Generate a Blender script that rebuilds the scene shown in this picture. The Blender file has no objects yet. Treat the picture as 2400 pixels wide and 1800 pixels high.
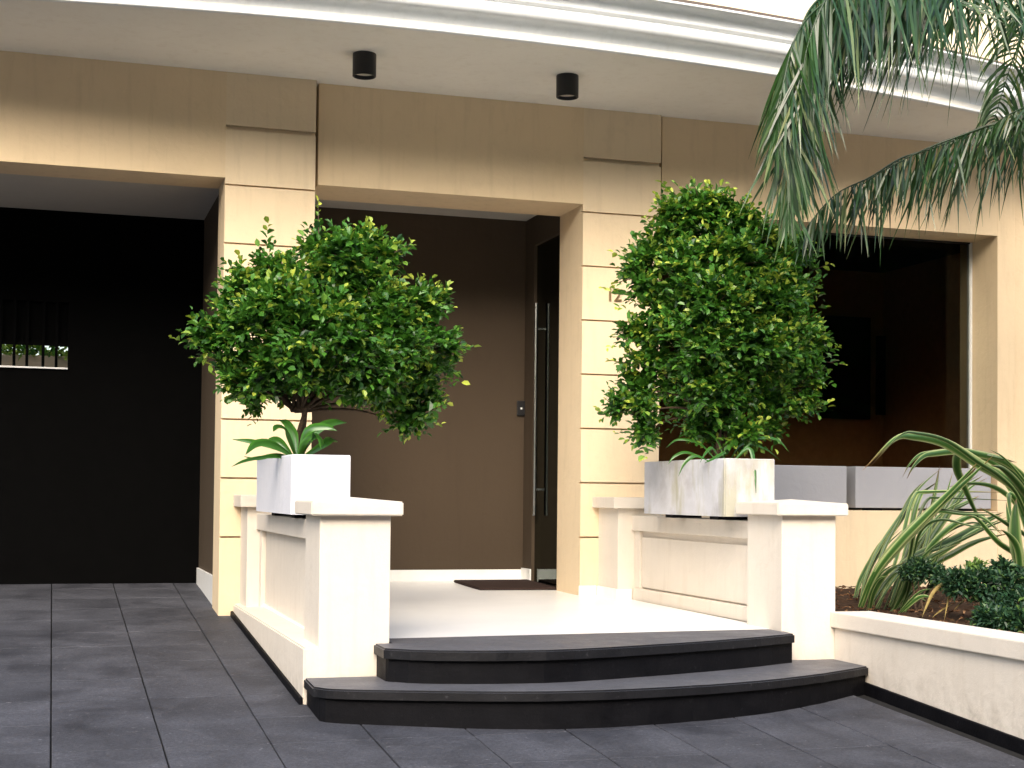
import bpy, bmesh, math, random
from mathutils import Vector, Matrix
import numpy as np

random.seed(7)
R = math.radians
scene = bpy.context.scene
COL = scene.collection

# ------------------------------------------------------------------ camera
CAM = dict(f=3460.68, yaw=0.3024, pitch=0.0288, roll=0.0104, py=1060.38, C=Vector((-1.0954, -10.1366, 1.1027)))
cy_, sy_ = math.cos(CAM['yaw']), math.sin(CAM['yaw'])
cp_, sp_ = math.cos(CAM['pitch']), math.sin(CAM['pitch'])
FWD = Vector((sy_*cp_, cy_*cp_, sp_))
R0 = Vector((cy_, -sy_, 0))
U0 = R0.cross(FWD)
cr_, sr_ = math.cos(CAM['roll']), math.sin(CAM['roll'])
RIGHT = R0*cr_ + U0*sr_
UP = -R0*sr_ + U0*cr_
cam_data = bpy.data.cameras.new('camera')
cam = bpy.data.objects.new('camera', cam_data)
COL.objects.link(cam)
m = Matrix((RIGHT, UP, -FWD)).transposed().to_4x4()
m.translation = CAM['C']
cam.matrix_world = m
cam_data.sensor_fit = 'HORIZONTAL'
cam_data.sensor_width = 36.0
cam_data.lens = CAM['f']/2400*36.0
cam_data.shift_y = (CAM['py']-900)/2400
cam_data.clip_start = 0.05
cam_data.clip_end = 2000
scene.camera = cam

# ------------------------------------------------------------------ world and sun
SUN_ELEV, SUN_AZ = R(34), math.atan2(-0.42, -1.0)      # light comes over the photographer's shoulder
world = bpy.data.worlds.new('World')
scene.world = world
world.use_nodes = True
wn = world.node_tree
bg = wn.nodes['Background']
sky = wn.nodes.new('ShaderNodeTexSky')
sky.sky_type = 'NISHITA'
sky.sun_disc = False
sky.sun_elevation = SUN_ELEV
sky.sun_rotation = SUN_AZ
sky.air_density = 1.2
sky.dust_density = 4.0
sky.ozone_density = 1.0
wn.links.new(sky.outputs[0], bg.inputs[0])
bg.inputs[1].default_value = 0.15
sun_data = bpy.data.lights.new('sun', 'SUN')
sun_data.energy = 1.05
sun_data.angle = R(44)
sun_data.color = (1.0, 0.96, 0.905)
sun = bpy.data.objects.new('sun', sun_data)
COL.objects.link(sun)
tosun = Vector((math.sin(SUN_AZ)*math.cos(SUN_ELEV), math.cos(SUN_AZ)*math.cos(SUN_ELEV), math.sin(SUN_ELEV)))
sun.rotation_euler = tosun.to_track_quat('Z', 'Y').to_euler()
scene.view_settings.view_transform = 'Standard'
scene.view_settings.look = 'None'
scene.view_settings.exposure = 1.48
scene.view_settings.gamma = 1.0
scene.view_settings.use_curve_mapping = False
scene.render.engine = 'CYCLES'
scene.render.resolution_x = 1024
scene.render.resolution_y = 768
scene.cycles.max_bounces = 8
scene.cycles.transparent_max_bounces = 8


def at(px, py, Y=None, X=None, Z=None):
    """photo pixel (2400 x 1800) -> point of the place on a plane"""
    ix, iy = px-1200, py-CAM['py']
    d = RIGHT*(ix/CAM['f']) - UP*(iy/CAM['f']) + FWD
    C = CAM['C']
    if Y is not None: t = (Y-C.y)/d.y
    elif X is not None: t = (X-C.x)/d.x
    else: t = (Z-C.z)/d.z
    return C + d*t


# ------------------------------------------------------------------ materials
def nt(name):
    mt = bpy.data.materials.new(name)
    mt.use_nodes = True
    n = mt.node_tree
    return mt, n, n.nodes['Principled BSDF']


def ramp(n, fac, stops):
    r = n.nodes.new('ShaderNodeValToRGB')
    e = r.color_ramp.elements
    while len(e) > 1: e.remove(e[0])
    e[0].position = stops[0][0]; e[0].color = (*stops[0][1], 1)
    for p, c in stops[1:]:
        q = e.new(p); q.color = (*c, 1)
    n.links.new(fac, r.inputs[0])
    return r.outputs[0]


def noise(n, scale, detail=6, rough=0.6, vec=None, dist=0.0):
    t = n.nodes.new('ShaderNodeTexNoise')
    t.inputs['Scale'].default_value = scale
    t.inputs['Detail'].default_value = detail
    t.inputs['Roughness'].default_value = rough
    t.inputs['Distortion'].default_value = dist
    if vec is not None: n.links.new(vec, t.inputs['Vector'])
    return t.outputs['Fac']


def world_pos(n, scale=(1, 1, 1)):
    g = n.nodes.new('ShaderNodeNewGeometry')
    mp = n.nodes.new('ShaderNodeMapping')
    mp.inputs['Scale'].default_value = scale
    n.links.new(g.outputs['Position'], mp.inputs['Vector'])
    return mp.outputs[0]


def bump(n, p, h, strength, dist):
    b = n.nodes.new('ShaderNodeBump')
    b.inputs['Strength'].default_value = strength
    b.inputs['Distance'].default_value = dist
    n.links.new(h, b.inputs['Height'])
    n.links.new(b.outputs[0], p.inputs['Normal'])


def mixc(n, fac, a, b, mode='MIX'):
    x = n.nodes.new('ShaderNodeMix')
    x.data_type = 'RGBA'; x.blend_type = mode
    for sock, v in ((x.inputs[0], fac), (x.inputs[6], a), (x.inputs[7], b)):
        if isinstance(v, (int, float)): sock.default_value = v
        elif isinstance(v, tuple): sock.default_value = (*v, 1)
        else: n.links.new(v, sock)
    return x.outputs[2]


def plaster(name, col, dirt, grain=0.35):
    mt, n, p = nt(name)
    pos = world_pos(n)
    a = noise(n, 1.3, 5, 0.6, pos)
    b = noise(n, 9.0, 6, 0.65, pos)
    streak = noise(n, 3.0, 5, 0.6, world_pos(n, (5, 5, 0.55)))
    c = ramp(n, a, [(0.30, tuple(x*0.93 for x in col)), (0.7, col)])
    c = mixc(n, ramp(n, b, [(0.55, (0, 0, 0)), (0.80, (0.16, 0.16, 0.16))]), c, dirt)
    c = mixc(n, ramp(n, streak, [(0.52, (0, 0, 0)), (0.80, (0.26, 0.26, 0.26))]), c, dirt)
    n.links.new(c, p.inputs['Base Color'])
    p.inputs['Roughness'].default_value = 0.85
    p.inputs['Specular IOR Level'].default_value = 0.25
    ad = n.nodes.new('ShaderNodeMath'); ad.operation = 'MULTIPLY_ADD'; ad.inputs[1].default_value = 2.2
    n.links.new(noise(n, 14, 3, 0.5, pos, 0.6), ad.inputs[0]); n.links.new(noise(n, 180, 5, 0.65, pos), ad.inputs[2])
    bump(n, p, ad.outputs[0], grain, 0.004)
    return mt


def stone(name, c0, c1, rough, spec, scale=5.0, bmp=0.35, speck=None, top_tone=None):
    mt, n, p = nt(name)
    pos = world_pos(n)
    oi = n.nodes.new('ShaderNodeObjectInfo')
    a = noise(n, scale, 8, 0.65, pos, 0.4)
    fine = noise(n, 62, 6, 0.85, pos)
    c = ramp(n, a, [(0.30, c0), (0.72, c1)])
    c = mixc(n, 1.0, c, ramp(n, fine, [(0.36, (0.45, 0.45, 0.45)), (0.66, (1.0, 1.0, 1.0))]), 'MULTIPLY')
    v = n.nodes.new('ShaderNodeMath'); v.operation = 'MULTIPLY_ADD'
    v.inputs[1].default_value = 0.16; v.inputs[2].default_value = 0.92
    n.links.new(oi.outputs['Random'], v.inputs[0])
    hsv = n.nodes.new('ShaderNodeHueSaturation')
    n.links.new(c, hsv.inputs['Color']); n.links.new(v.outputs[0], hsv.inputs['Value'])
    c = hsv.outputs[0]
    if speck:
        s = noise(n, 38, 3, 0.5, pos)
        c = mixc(n, ramp(n, s, [(0.66, (0, 0, 0)), (0.76, (0.5, 0.5, 0.5))]), c, speck)
    if top_tone:                                             # upward faces alone take the paler, mottled tone
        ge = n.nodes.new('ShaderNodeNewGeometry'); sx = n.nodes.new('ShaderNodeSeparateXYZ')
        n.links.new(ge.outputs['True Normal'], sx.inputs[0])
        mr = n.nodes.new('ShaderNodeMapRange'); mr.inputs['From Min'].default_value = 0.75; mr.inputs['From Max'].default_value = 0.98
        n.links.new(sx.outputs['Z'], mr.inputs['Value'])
        top_mottle = ramp(n, noise(n, 3.5, 8, 0.7, pos, 0.5), [(0.3, tuple(x*0.7 for x in top_tone)), (0.7, top_tone)])
        top_mottle = mixc(n, ramp(n, fine, [(0.35, (0.35, 0.35, 0.35)), (0.65, (0, 0, 0))]), top_mottle, c)
        c = mixc(n, mr.outputs[0], c, top_mottle)
    n.links.new(c, p.inputs['Base Color'])
    rr = n.nodes.new('ShaderNodeMapRange')
    rr.inputs['From Min'].default_value = 0.3; rr.inputs['From Max'].default_value = 0.7
    rr.inputs['To Min'].default_value = rough-0.08; rr.inputs['To Max'].default_value = rough+0.12
    n.links.new(a, rr.inputs['Value']); n.links.new(rr.outputs[0], p.inputs['Roughness'])
    p.inputs['Specular IOR Level'].default_value = spec
    bump(n, p, noise(n, 70, 6, 0.7, pos), bmp, 0.006)
    return mt


def plain(name, col, rough=0.5, spec=0.5, metal=0.0, var=0.12, scale=14):
    mt, n, p = nt(name)
    a = noise(n, scale, 5, 0.6, world_pos(n))
    c = ramp(n, a, [(0.3, tuple(x*(1-var) for x in col)), (0.7, tuple(min(1, x*(1+var)) for x in col))])
    n.links.new(c, p.inputs['Base Color'])
    p.inputs['Roughness'].default_value = rough
    p.inputs['Specular IOR Level'].default_value = spec
    p.inputs['Metallic'].default_value = metal
    return mt


def leafy(name, dark, mid, young, rough=0.42, trans=0.25, spec=0.45):
    """foliage: the 'tint' attribute runs from old leaves (0) to young ones (1)"""
    mt, n, p = nt(name)
    at_ = n.nodes.new('ShaderNodeAttribute'); at_.attribute_name = 'tint'
    c = ramp(n, at_.outputs['Fac'], [(0.0, dark), (0.55, mid), (1.0, young)])
    n.links.new(c, p.inputs['Base Color'])
    p.inputs['Roughness'].default_value = rough
    p.inputs['Specular IOR Level'].default_value = spec
    tr = n.nodes.new('ShaderNodeBsdfTranslucent')
    n.links.new(mixc(n, 1.0, c, (1.0, 1.0, 0.55), 'MULTIPLY'), tr.inputs['Color'])
    mx = n.nodes.new('ShaderNodeMixShader'); mx.inputs[0].default_value = trans
    n.links.new(p.outputs[0], mx.inputs[1]); n.links.new(tr.outputs[0], mx.inputs[2])
    n.links.new(mx.outputs[0], n.nodes['Material Output'].inputs[0])
    return mt


def glass(name, tint, ior=1.5, rough=0.0):
    mt, n, p = nt(name)
    n.nodes.remove(p)
    t = n.nodes.new('ShaderNodeBsdfTransparent'); t.inputs[0].default_value = (*tint, 1)
    g = n.nodes.new('ShaderNodeBsdfGlossy'); g.inputs['Roughness'].default_value = rough
    g.inputs['Color'].default_value = (0.9, 1.0, 0.95, 1)
    f = n.nodes.new('ShaderNodeFresnel'); f.inputs['IOR'].default_value = ior
    mx = n.nodes.new('ShaderNodeMixShader')
    n.links.new(f.outputs[0], mx.inputs[0]); n.links.new(t.outputs[0], mx.inputs[1]); n.links.new(g.outputs[0], mx.inputs[2])
    n.links.new(mx.outputs[0], n.nodes['Material Output'].inputs[0])
    return mt


M = {}
CREAM = (0.74, 0.575, 0.365)
M['cream'] = plaster('cream_plaster', CREAM, (0.42, 0.31, 0.19))
M['cream_low'] = plaster('pale_cream_plaster', (0.72, 0.65, 0.555), (0.48, 0.40, 0.30))
def splash(mt):
    n = mt.node_tree; p = n.nodes['Principled BSDF']
    old = p.inputs['Base Color'].links[0].from_socket
    g = n.nodes.new('ShaderNodeNewGeometry'); sx = n.nodes.new('ShaderNodeSeparateXYZ'); n.links.new(g.outputs['Position'], sx.inputs[0])
    mr = n.nodes.new('ShaderNodeMapRange'); mr.inputs['From Min'].default_value = 0.32; mr.inputs['From Max'].default_value = 0.05
    n.links.new(sx.outputs['Z'], mr.inputs['Value'])
    nz = ramp(n, noise(n, 11, 7, 0.7, g.outputs['Position'], 0.5), [(0.42, (0, 0, 0)), (0.72, (0.55, 0.55, 0.55))])
    ml = n.nodes.new('ShaderNodeMath'); ml.operation = 'MULTIPLY'; n.links.new(mr.outputs[0], ml.inputs[0]); n.links.new(nz, ml.inputs[1])
    n.links.new(mixc(n, ml.outputs[0], old, (0.30, 0.25, 0.19)), p.inputs['Base Color'])
splash(M['cream_low'])
M['upper'] = plaster('upper_cream_plaster', (0.78, 0.68, 0.50), (0.55, 0.45, 0.30))
M['cream_pale'] = plaster('pilaster_cream_plaster', (0.75, 0.60, 0.40), (0.43, 0.33, 0.21))
M['taupe'] = plaster('taupe_plaster', (0.066, 0.047, 0.030), (0.046, 0.032, 0.020), 0.25)
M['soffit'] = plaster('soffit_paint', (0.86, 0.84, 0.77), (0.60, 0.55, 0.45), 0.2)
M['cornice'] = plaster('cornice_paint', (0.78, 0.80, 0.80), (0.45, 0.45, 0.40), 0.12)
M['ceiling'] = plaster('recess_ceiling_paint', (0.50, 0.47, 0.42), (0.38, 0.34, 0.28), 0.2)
M['slate'] = stone('slate_tile', (0.040, 0.042, 0.052), (0.112, 0.116, 0.138), 0.70, 0.25, 2.6, 1.0, (0.20, 0.20, 0.22))
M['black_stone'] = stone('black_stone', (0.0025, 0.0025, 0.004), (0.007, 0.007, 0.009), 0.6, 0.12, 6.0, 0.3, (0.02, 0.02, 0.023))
M['tread_stone'] = stone('pale_top_tread_stone', (0.004, 0.004, 0.006), (0.012, 0.012, 0.015), 0.5, 0.3, 6.0, 0.3, (0.06, 0.06, 0.065), (0.125, 0.127, 0.142))
M['grout'] = plain('pale_grout', (0.055, 0.055, 0.057), 0.95, 0.2)
M['joint'] = plain('dark_joint', (0.02, 0.02, 0.02), 0.95, 0.1)
M['concrete'] = plain('street_concrete', (0.36, 0.355, 0.34), 0.9, 0.2)
M['porch'] = plain('white_porcelain', (0.85, 0.845, 0.825), 0.30, 0.5, 0, 0.03, 3)
M['skirt_white'] = plain('white_skirting', (0.80, 0.80, 0.78), 0.35, 0.5, 0, 0.04)
M['black_paint'] = plain('black_paint', (0.0016, 0.0016, 0.0016), 0.8, 0.03, 0, 0.2)
M['door_metal'] = plain('matt_door_metal', (0.0016, 0.0016, 0.0017), 0.8, 0.03)
M['black_metal'] = plain('black_metal', (0.010, 0.010, 0.011), 0.45, 0.4)
M['steel'] = plain('brushed_steel', (0.62, 0.62, 0.60), 0.22, 0.5, 1.0, 0.05)
M['alu'] = plain('pale_aluminium', (0.72, 0.73, 0.72), 0.4, 0.5, 0.0, 0.05)
M['bronze'] = plain('aged_brass', (0.22, 0.15, 0.07), 0.45, 0.5, 0.6)
M['lens'] = plain('frosted_lens', (0.55, 0.53, 0.46), 0.25)
M['bark'] = plain('bark', (0.075, 0.050, 0.032), 0.9, 0.2, 0, 0.4, 60)
M['palm_bark'] = plain('palm_bark', (0.16, 0.12, 0.085), 0.9, 0.2, 0, 0.5, 30)
M['soil'] = plain('dark_soil', (0.045, 0.026, 0.016), 0.95, 0.1, 0, 0.5, 40)
M['mat'] = plain('brown_coir', (0.040, 0.026, 0.022), 0.95, 0.1, 0, 0.35, 150)
M['terracotta'] = plain('terracotta', (0.13, 0.105, 0.09), 0.85, 0.2)
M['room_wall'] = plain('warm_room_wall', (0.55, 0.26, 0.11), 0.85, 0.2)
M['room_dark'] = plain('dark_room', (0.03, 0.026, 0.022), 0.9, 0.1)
M['panel_dark'] = plain('black_panel', (0.006, 0.006, 0.006), 0.5, 0.2)
M['yard_wall'] = plaster('tan_yard_wall', (0.74, 0.56, 0.38), (0.40, 0.28, 0.16))
M['glass_window'] = glass('window_glass', (0.66, 0.66, 0.63), 1.18)
M['glass_door'] = glass('door_glass', (0.18, 0.22, 0.20), 1.55)
M['leaf'] = leafy('shrub_leaf', (0.006, 0.030, 0.007), (0.072, 0.225, 0.026), (0.48, 0.56, 0.08), 0.34, 0.32)
M['palm_leaf'] = leafy('palm_leaflet', (0.008, 0.026, 0.006), (0.030, 0.085, 0.020), (0.24, 0.27, 0.12), 0.30, 0.18, 0.6)
M['strap'] = leafy('strap_leaf', (0.012, 0.045, 0.010), (0.05, 0.17, 0.02), (0.30, 0.36, 0.07), 0.28, 0.2, 0.6)
M['hedge'] = leafy('low_shrub_leaf', (0.010, 0.034, 0.016), (0.030, 0.085, 0.038), (0.20, 0.34, 0.08), 0.45, 0.2, 0.4)
M['dry'] = plain('dry_leaf', (0.26, 0.19, 0.065), 0.7, 0.3, 0, 0.3, 30)


def flax_material():
    """long blade: green middle, cream margins (the leaf's own variegation), browned tip"""
    mt, n, p = nt('variegated_blade')
    a = n.nodes.new('ShaderNodeAttribute'); a.attribute_name = 'tint'      # 0 centre .. 1 margin
    t = n.nodes.new('ShaderNodeAttribute'); t.attribute_name = 'along'     # 0 base .. 1 tip
    c = ramp(n, a.outputs['Fac'], [(0.0, (0.030, 0.085, 0.016)), (0.50, (0.055, 0.14, 0.028)), (0.70, (0.22, 0.32, 0.10)), (1.0, (0.46, 0.48, 0.24))])
    tip = ramp(n, t.outputs['Fac'], [(0.90, (0, 0, 0)), (0.985, (1, 1, 1))])
    c = mixc(n, tip, c, (0.28, 0.15, 0.05))
    oi = n.nodes.new('ShaderNodeObjectInfo')
    v = n.nodes.new('ShaderNodeMath'); v.operation = 'MULTIPLY_ADD'; v.inputs[1].default_value = 0.85; v.inputs[2].default_value = 0.35
    n.links.new(oi.outputs['Random'], v.inputs[0])
    h = n.nodes.new('ShaderNodeHueSaturation'); n.links.new(c, h.inputs['Color']); n.links.new(v.outputs[0], h.inputs['Value'])
    n.links.new(h.outputs[0], p.inputs['Base Color'])
    p.inputs['Roughness'].default_value = 0.36
    tr = n.nodes.new('ShaderNodeBsdfTranslucent'); n.links.new(h.outputs[0], tr.inputs['Color'])
    mx = n.nodes.new('ShaderNodeMixShader'); mx.inputs[0].default_value = 0.2
    n.links.new(p.outputs[0], mx.inputs[1]); n.links.new(tr.outputs[0], mx.inputs[2])
    n.links.new(mx.outputs[0], n.nodes['Material Output'].inputs[0])
    return mt


M['flax'] = flax_material()


def stained_white():
    """white cast planter with grey-green algae stains running down from the rim"""
    mt, n, p = nt('stained_white_concrete')
    pos = world_pos(n)
    streak = noise(n, 1.0, 5, 0.6, world_pos(n, (7, 7, 1.6)))
    blot = noise(n, 4.0, 6, 0.65, pos)
    c = ramp(n, blot, [(0.3, (0.46, 0.46, 0.48)), (0.65, (0.60, 0.60, 0.63))])
    c = mixc(n, ramp(n, streak, [(0.50, (0, 0, 0)), (0.66, (0.75, 0.75, 0.75))]), c, (0.36, 0.34, 0.22))
    c = mixc(n, ramp(n, noise(n, 2.2, 5, 0.6, world_pos(n, (2, 2, 2))), [(0.52, (0, 0, 0)), (0.72, (0.5, 0.5, 0.5))]), c, (0.30, 0.27, 0.27))
    n.links.new(c, p.inputs['Base Color'])
    p.inputs['Roughness'].default_value = 0.8
    bump(n, p, noise(n, 120, 5, 0.6, pos), 0.3, 0.004)
    return mt


M['planter_clean'] = plaster('white_planter_concrete', (0.72, 0.72, 0.76), (0.48, 0.48, 0.49))
M['planter_stained'] = stained_white()
M['planter_grey'] = plaster('grey_window_box', (0.36, 0.36, 0.38), (0.38, 0.37, 0.36))


# ------------------------------------------------------------------ object helpers
def put(name, me, mat, parent=None, smooth=False):
    o = bpy.data.objects.new(name, me)
    COL.objects.link(o)
    if mat is not None:
        me.materials.clear(); me.materials.append(M[mat] if isinstance(mat, str) else mat)
    if parent is not None: o.parent = parent
    if smooth:
        me.polygons.foreach_set('use_smooth', [True]*len(me.polygons))
    return o


def thing(name, label, cat, loc=(0, 0, 0), group=None):
    o = bpy.data.objects.new(name, None)
    o.empty_display_size = 0.1
    COL.objects.link(o)
    o.location = loc
    tag(o, label, cat, group)
    return o


def tag(o, label, cat, group=None):
    o['label'] = label; o['category'] = cat
    if group: o['group'] = group
    return o


def struct(o, label=None):
    o['kind'] = 'structure'
    if label: o['label'] = label
    return o


def bx(b, x0, x1, y0, y1, z0, z1, bev=0.0):
    vs = [b.verts.new((x, y, z)) for x in (x0, x1) for y in (y0, y1) for z in (z0, z1)]
    fs = [(0, 1, 3, 2), (4, 6, 7, 5), (0, 4, 5, 1), (2, 3, 7, 6), (0, 2, 6, 4), (1, 5, 7, 3)]
    faces = [b.faces.new([vs[i] for i in f]) for f in fs]
    if bev > 0:
        es = {e for f in faces for e in f.edges}
        bmesh.ops.bevel(b, geom=list(es), offset=bev, segments=2, affect='EDGES', profile=0.6)


def boxes(name, lst, mat, parent=None, bev=0.0, origin=None):
    b = bmesh.new()
    for q in lst: bx(b, *q[:6], q[6] if len(q) > 6 else bev)
    bmesh.ops.recalc_face_normals(b, faces=b.faces)
    me = bpy.data.meshes.new(name)
    b.to_mesh(me); b.free()
    o = put(name, me, mat, None)
    if parent is not None:
        o.parent = parent
        me.transform(Matrix.Translation(-parent.location))
    return o


def prism(name, pts, z0, z1, mat, parent=None, bev=0.0, seg=2):
    """vertical prism over a plan polygon"""
    b = bmesh.new()
    lo = [b.verts.new((x, y, z0)) for x, y in pts]
    hi = [b.verts.new((x, y, z1)) for x, y in pts]
    n = len(pts)
    b.faces.new(lo[::-1]); top = b.faces.new(hi)
    for i in range(n): b.faces.new((lo[i], lo[(i+1) % n], hi[(i+1) % n], hi[i]))
    bmesh.ops.recalc_face_normals(b, faces=b.faces)
    if bev: bmesh.ops.bevel(b, geom=list(top.edges), offset=bev, segments=seg, affect='EDGES')
    me = bpy.data.meshes.new(name); b.to_mesh(me); b.free()
    o = put(name, me, mat)
    if parent is not None:
        o.parent = parent; me.transform(Matrix.Translation(-parent.location))
    return o


def lathe(name, prof, mat, parent, seg=28):
    b = bmesh.new()
    rings = []
    for r, z in prof:
        rings.append([b.verts.new((r*math.cos(2*math.pi*i/seg), r*math.sin(2*math.pi*i/seg), z)) for i in range(seg)] if r > 1e-6 else [b.verts.new((0, 0, z))])
    for a, c in zip(rings, rings[1:]):
        for i in range(seg):
            j = (i+1) % seg
            if len(a) == 1 and len(c) > 1: b.faces.new((a[0], c[j], c[i]))
            elif len(c) == 1 and len(a) > 1: b.faces.new((a[i], a[j], c[0]))
            elif len(a) > 1: b.faces.new((a[i], a[j], c[j], c[i]))
    bmesh.ops.recalc_face_normals(b, faces=b.faces)
    me = bpy.data.meshes.new(name); b.to_mesh(me); b.free()
    return put(name, me, mat, parent)


def catmull(pts, n):
    pts = [Vector(p) for p in pts]
    P = [pts[0]*2-pts[1]] + pts + [pts[-1]*2-pts[-2]]
    out = []
    for i in range(1, len(P)-2):
        for k in range(n):
            t = k/n
            a, b_, c, d = P[i-1], P[i], P[i+1], P[i+2]
            out.append(0.5*((2*b_) + (c-a)*t + (2*a-5*b_+4*c-d)*t*t + (3*b_-a-3*c+d)*t**3))
    out.append(pts[-1])
    return out


def tube_into(V, F, pts, rads, seg=7):
    base = len(V)
    pts = [Vector(p) for p in pts]
    for i, p in enumerate(pts):
        d = (pts[min(i+1, len(pts)-1)]-pts[max(i-1, 0)]).normalized()
        a = d.cross(Vector((0.31, 0.95, 0.05))).normalized(); c = d.cross(a)
        for k in range(seg):
            t = 2*math.pi*k/seg
            V.append(p + (a*math.cos(t)+c*math.sin(t))*rads[i])
    for i in range(len(pts)-1):
        for k in range(seg):
            l = (k+1) % seg
            F.append((base+i*seg+k, base+i*seg+l, base+(i+1)*seg+l, base+(i+1)*seg+k))
    F.append(tuple(base+k for k in range(seg))[::-1])
    F.append(tuple(base+(len(pts)-1)*seg+k for k in range(seg)))


def mesh_from(name, V, F, origin=Vector((0, 0, 0)), attrs=None):
    me = bpy.data.meshes.new(name)
    me.from_pydata([tuple(v-origin) for v in V], [], F)
    if attrs:
        for an, (dom, vals) in attrs.items():
            a = me.attributes.new(an, 'FLOAT', dom); a.data.foreach_set('value', vals)
    me.update()
    return me


# ================================================================== GROUND
SL = 0.067
SLA = math.atan(SL)
def gz(y): return 0.035 + SL*(y+3.45)


def sheet(name, x0, x1, y0, y1, zf, mat, nx=1, ny=1):
    b = bmesh.new()
    g = [[b.verts.new((x0+(x1-x0)*i/nx, y0+(y1-y0)*j/ny, zf(y0+(y1-y0)*j/ny))) for i in range(nx+1)] for j in range(ny+1)]
    for j in range(ny):
        for i in range(nx): b.faces.new((g[j][i], g[j][i+1], g[j+1][i+1], g[j+1][i]))
    me = bpy.data.meshes.new(name); b.to_mesh(me); b.free()
    return put(name, me, mat)


struct(sheet('ground', -400, 400, -400, 400, lambda y: -0.62, 'concrete'), 'pale street and ground far around the house')
drive = struct(sheet('driveway', -9, 3.13, -10.6, 1.9, lambda y: gz(y)-0.016, 'joint'), 'dark slate driveway sloping up to the garage')
TX, TY = 0.455, 0.515
tile_meshes = []
for k in range(4):
    b = bmesh.new(); bx(b, -TX/2+0.0035, TX/2-0.0035, -TY/2+0.0015, TY/2-0.0015, -0.014, 0.0, 0.0)
    top = [f for f in b.faces if f.normal.z > 0.9 or all(v.co.z > -0.001 for v in f.verts)]
    es = {e for f in top for e in f.edges}
    bmesh.ops.bevel(b, geom=list(es), offset=0.003, segments=1, affect='EDGES')
    for v in b.verts:
        if v.co.z > -0.001: v.co.z += random.uniform(-0.0015, 0.001)
    bmesh.ops.recalc_face_normals(b, faces=b.faces)
    me = bpy.data.meshes.new('tile'); b.to_mesh(me); b.free()
    me.materials.append(M['slate']); tile_meshes.append(me)
GV, GF = [], []
for i in range(-9, 8):
    xc = -0.165 + TX*(i-0.5)+TX
    for j in range(-9, 11):
        yc = -3.70 + TY*(j+0.5)
        x0, x1, y1 = xc-TX/2, xc+TX/2, yc+TY/2
        if yc > 1.85 or x1 > 3.13+0.1: continue
        if x0 > 0.02 and y1 > -2.6: continue                       # under the porch
        o = bpy.data.objects.new('tile', random.choice(tile_meshes)); COL.objects.link(o)
        o.parent = drive
        o.location = (xc, yc, gz(yc)+random.uniform(-0.0015, 0.0015))
        o.rotation_euler = (SLA+random.uniform(-.002, .002), random.uniform(-.002, .002), random.choice((0, math.pi)) + random.uniform(-.003, .003))
        if random.random() < 0.5: o.rotation_euler.x = -o.rotation_euler.x if abs(o.rotation_euler.z) > 1 else o.rotation_euler.x
        if abs(o.rotation_euler.z) > 1: o.rotation_euler.x = -SLA
        # pale mortar left in the cross joints
        s = len(GV)
        yy = yc-TY/2
        for (a, c) in ((x0+0.006, -0.0035), (x1-0.006, -0.0035), (x1-0.006, 0.0035), (x0+0.006, 0.0035)):
            GV.append(Vector((a, yy+c, gz(yy+c)-0.0035)))
        GF.append((s, s+1, s+2, s+3))
put('grout', mesh_from('grout', GV, GF), 'grout', drive)['kind'] = 'stuff'

# ================================================================== HOUSE
house = thing('house', 'cream rendered house with a deep curved canopy over garage and entrance', 'house')
XL1, XR0, XR1 = 0.616, 2.619, 3.237
YB, YC = 0.067, 0.10
ZS, ZG, ZL = 3.97, 3.245, 3.256
G1, GS = 3.198, 0.40
H = lambda name, lst, mat, bev=0.0, parent=None: boxes(name, lst, mat, parent or house, bev)
H('garage_lintel', [(-6.2, 0.0, 0.0, 0.40, ZG, ZS)], 'cream')
H('wall', [(-6.2, -5.2, 0.0, 0.40, -0.2, ZG-0.002)], 'cream', 0.006)
H('joint_filler', [(XL1+0.001, 0.66, 0.20, 0.40, ZL+.01, ZS)], 'cream')
H('entrance_lintel', [(0.646, XR0, YB, 0.587, ZL, ZS)], 'cream')
WX = 6.214
H('window_lintel', [(XR1+0.022, WX, YC, 0.50, 3.25, ZS)], 'cream')
H('window_wall', [(XR1+0.004, WX, YC, 0.50, 0.0, 1.010)], 'cream_pale', 0.004)
H('wall', [(WX+0.001, 6.377, YC, 0.62, 0.0, ZS)], 'cream', 0.005)
H('wall', [(6.378, 12.0, YC+0.05, 0.62, 0.0, ZS)], 'cream', 0.005)


def pilaster(x0, x1, y, lo):
    p = boxes('pilaster', [(x0, x1, y+0.0355, 0.398 if y == 0 else 0.587, -0.2, ZS)], 'cream_pale', house)
    zs = [lo] + [G1-GS*k for k in range(6, -1, -1)] + [3.593, ZS]
    for a, c in zip(zs, zs[1:]):
        ga = 0.0 if a == lo else (0.015 if abs(a-3.593) < .001 else 0.006)
        gc = 0.0 if c == ZS else (0.015 if abs(c-3.593) < .001 else 0.006)
        b = boxes('block', [(x0, x1, y, y+0.035, a+ga, c-gc)], 'cream_pale', None)
        b.parent = p
    return p


pilaster(0.0, XL1, 0.0, 0.10)
pilaster(XR0, XR1, YB, 0.36)
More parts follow.
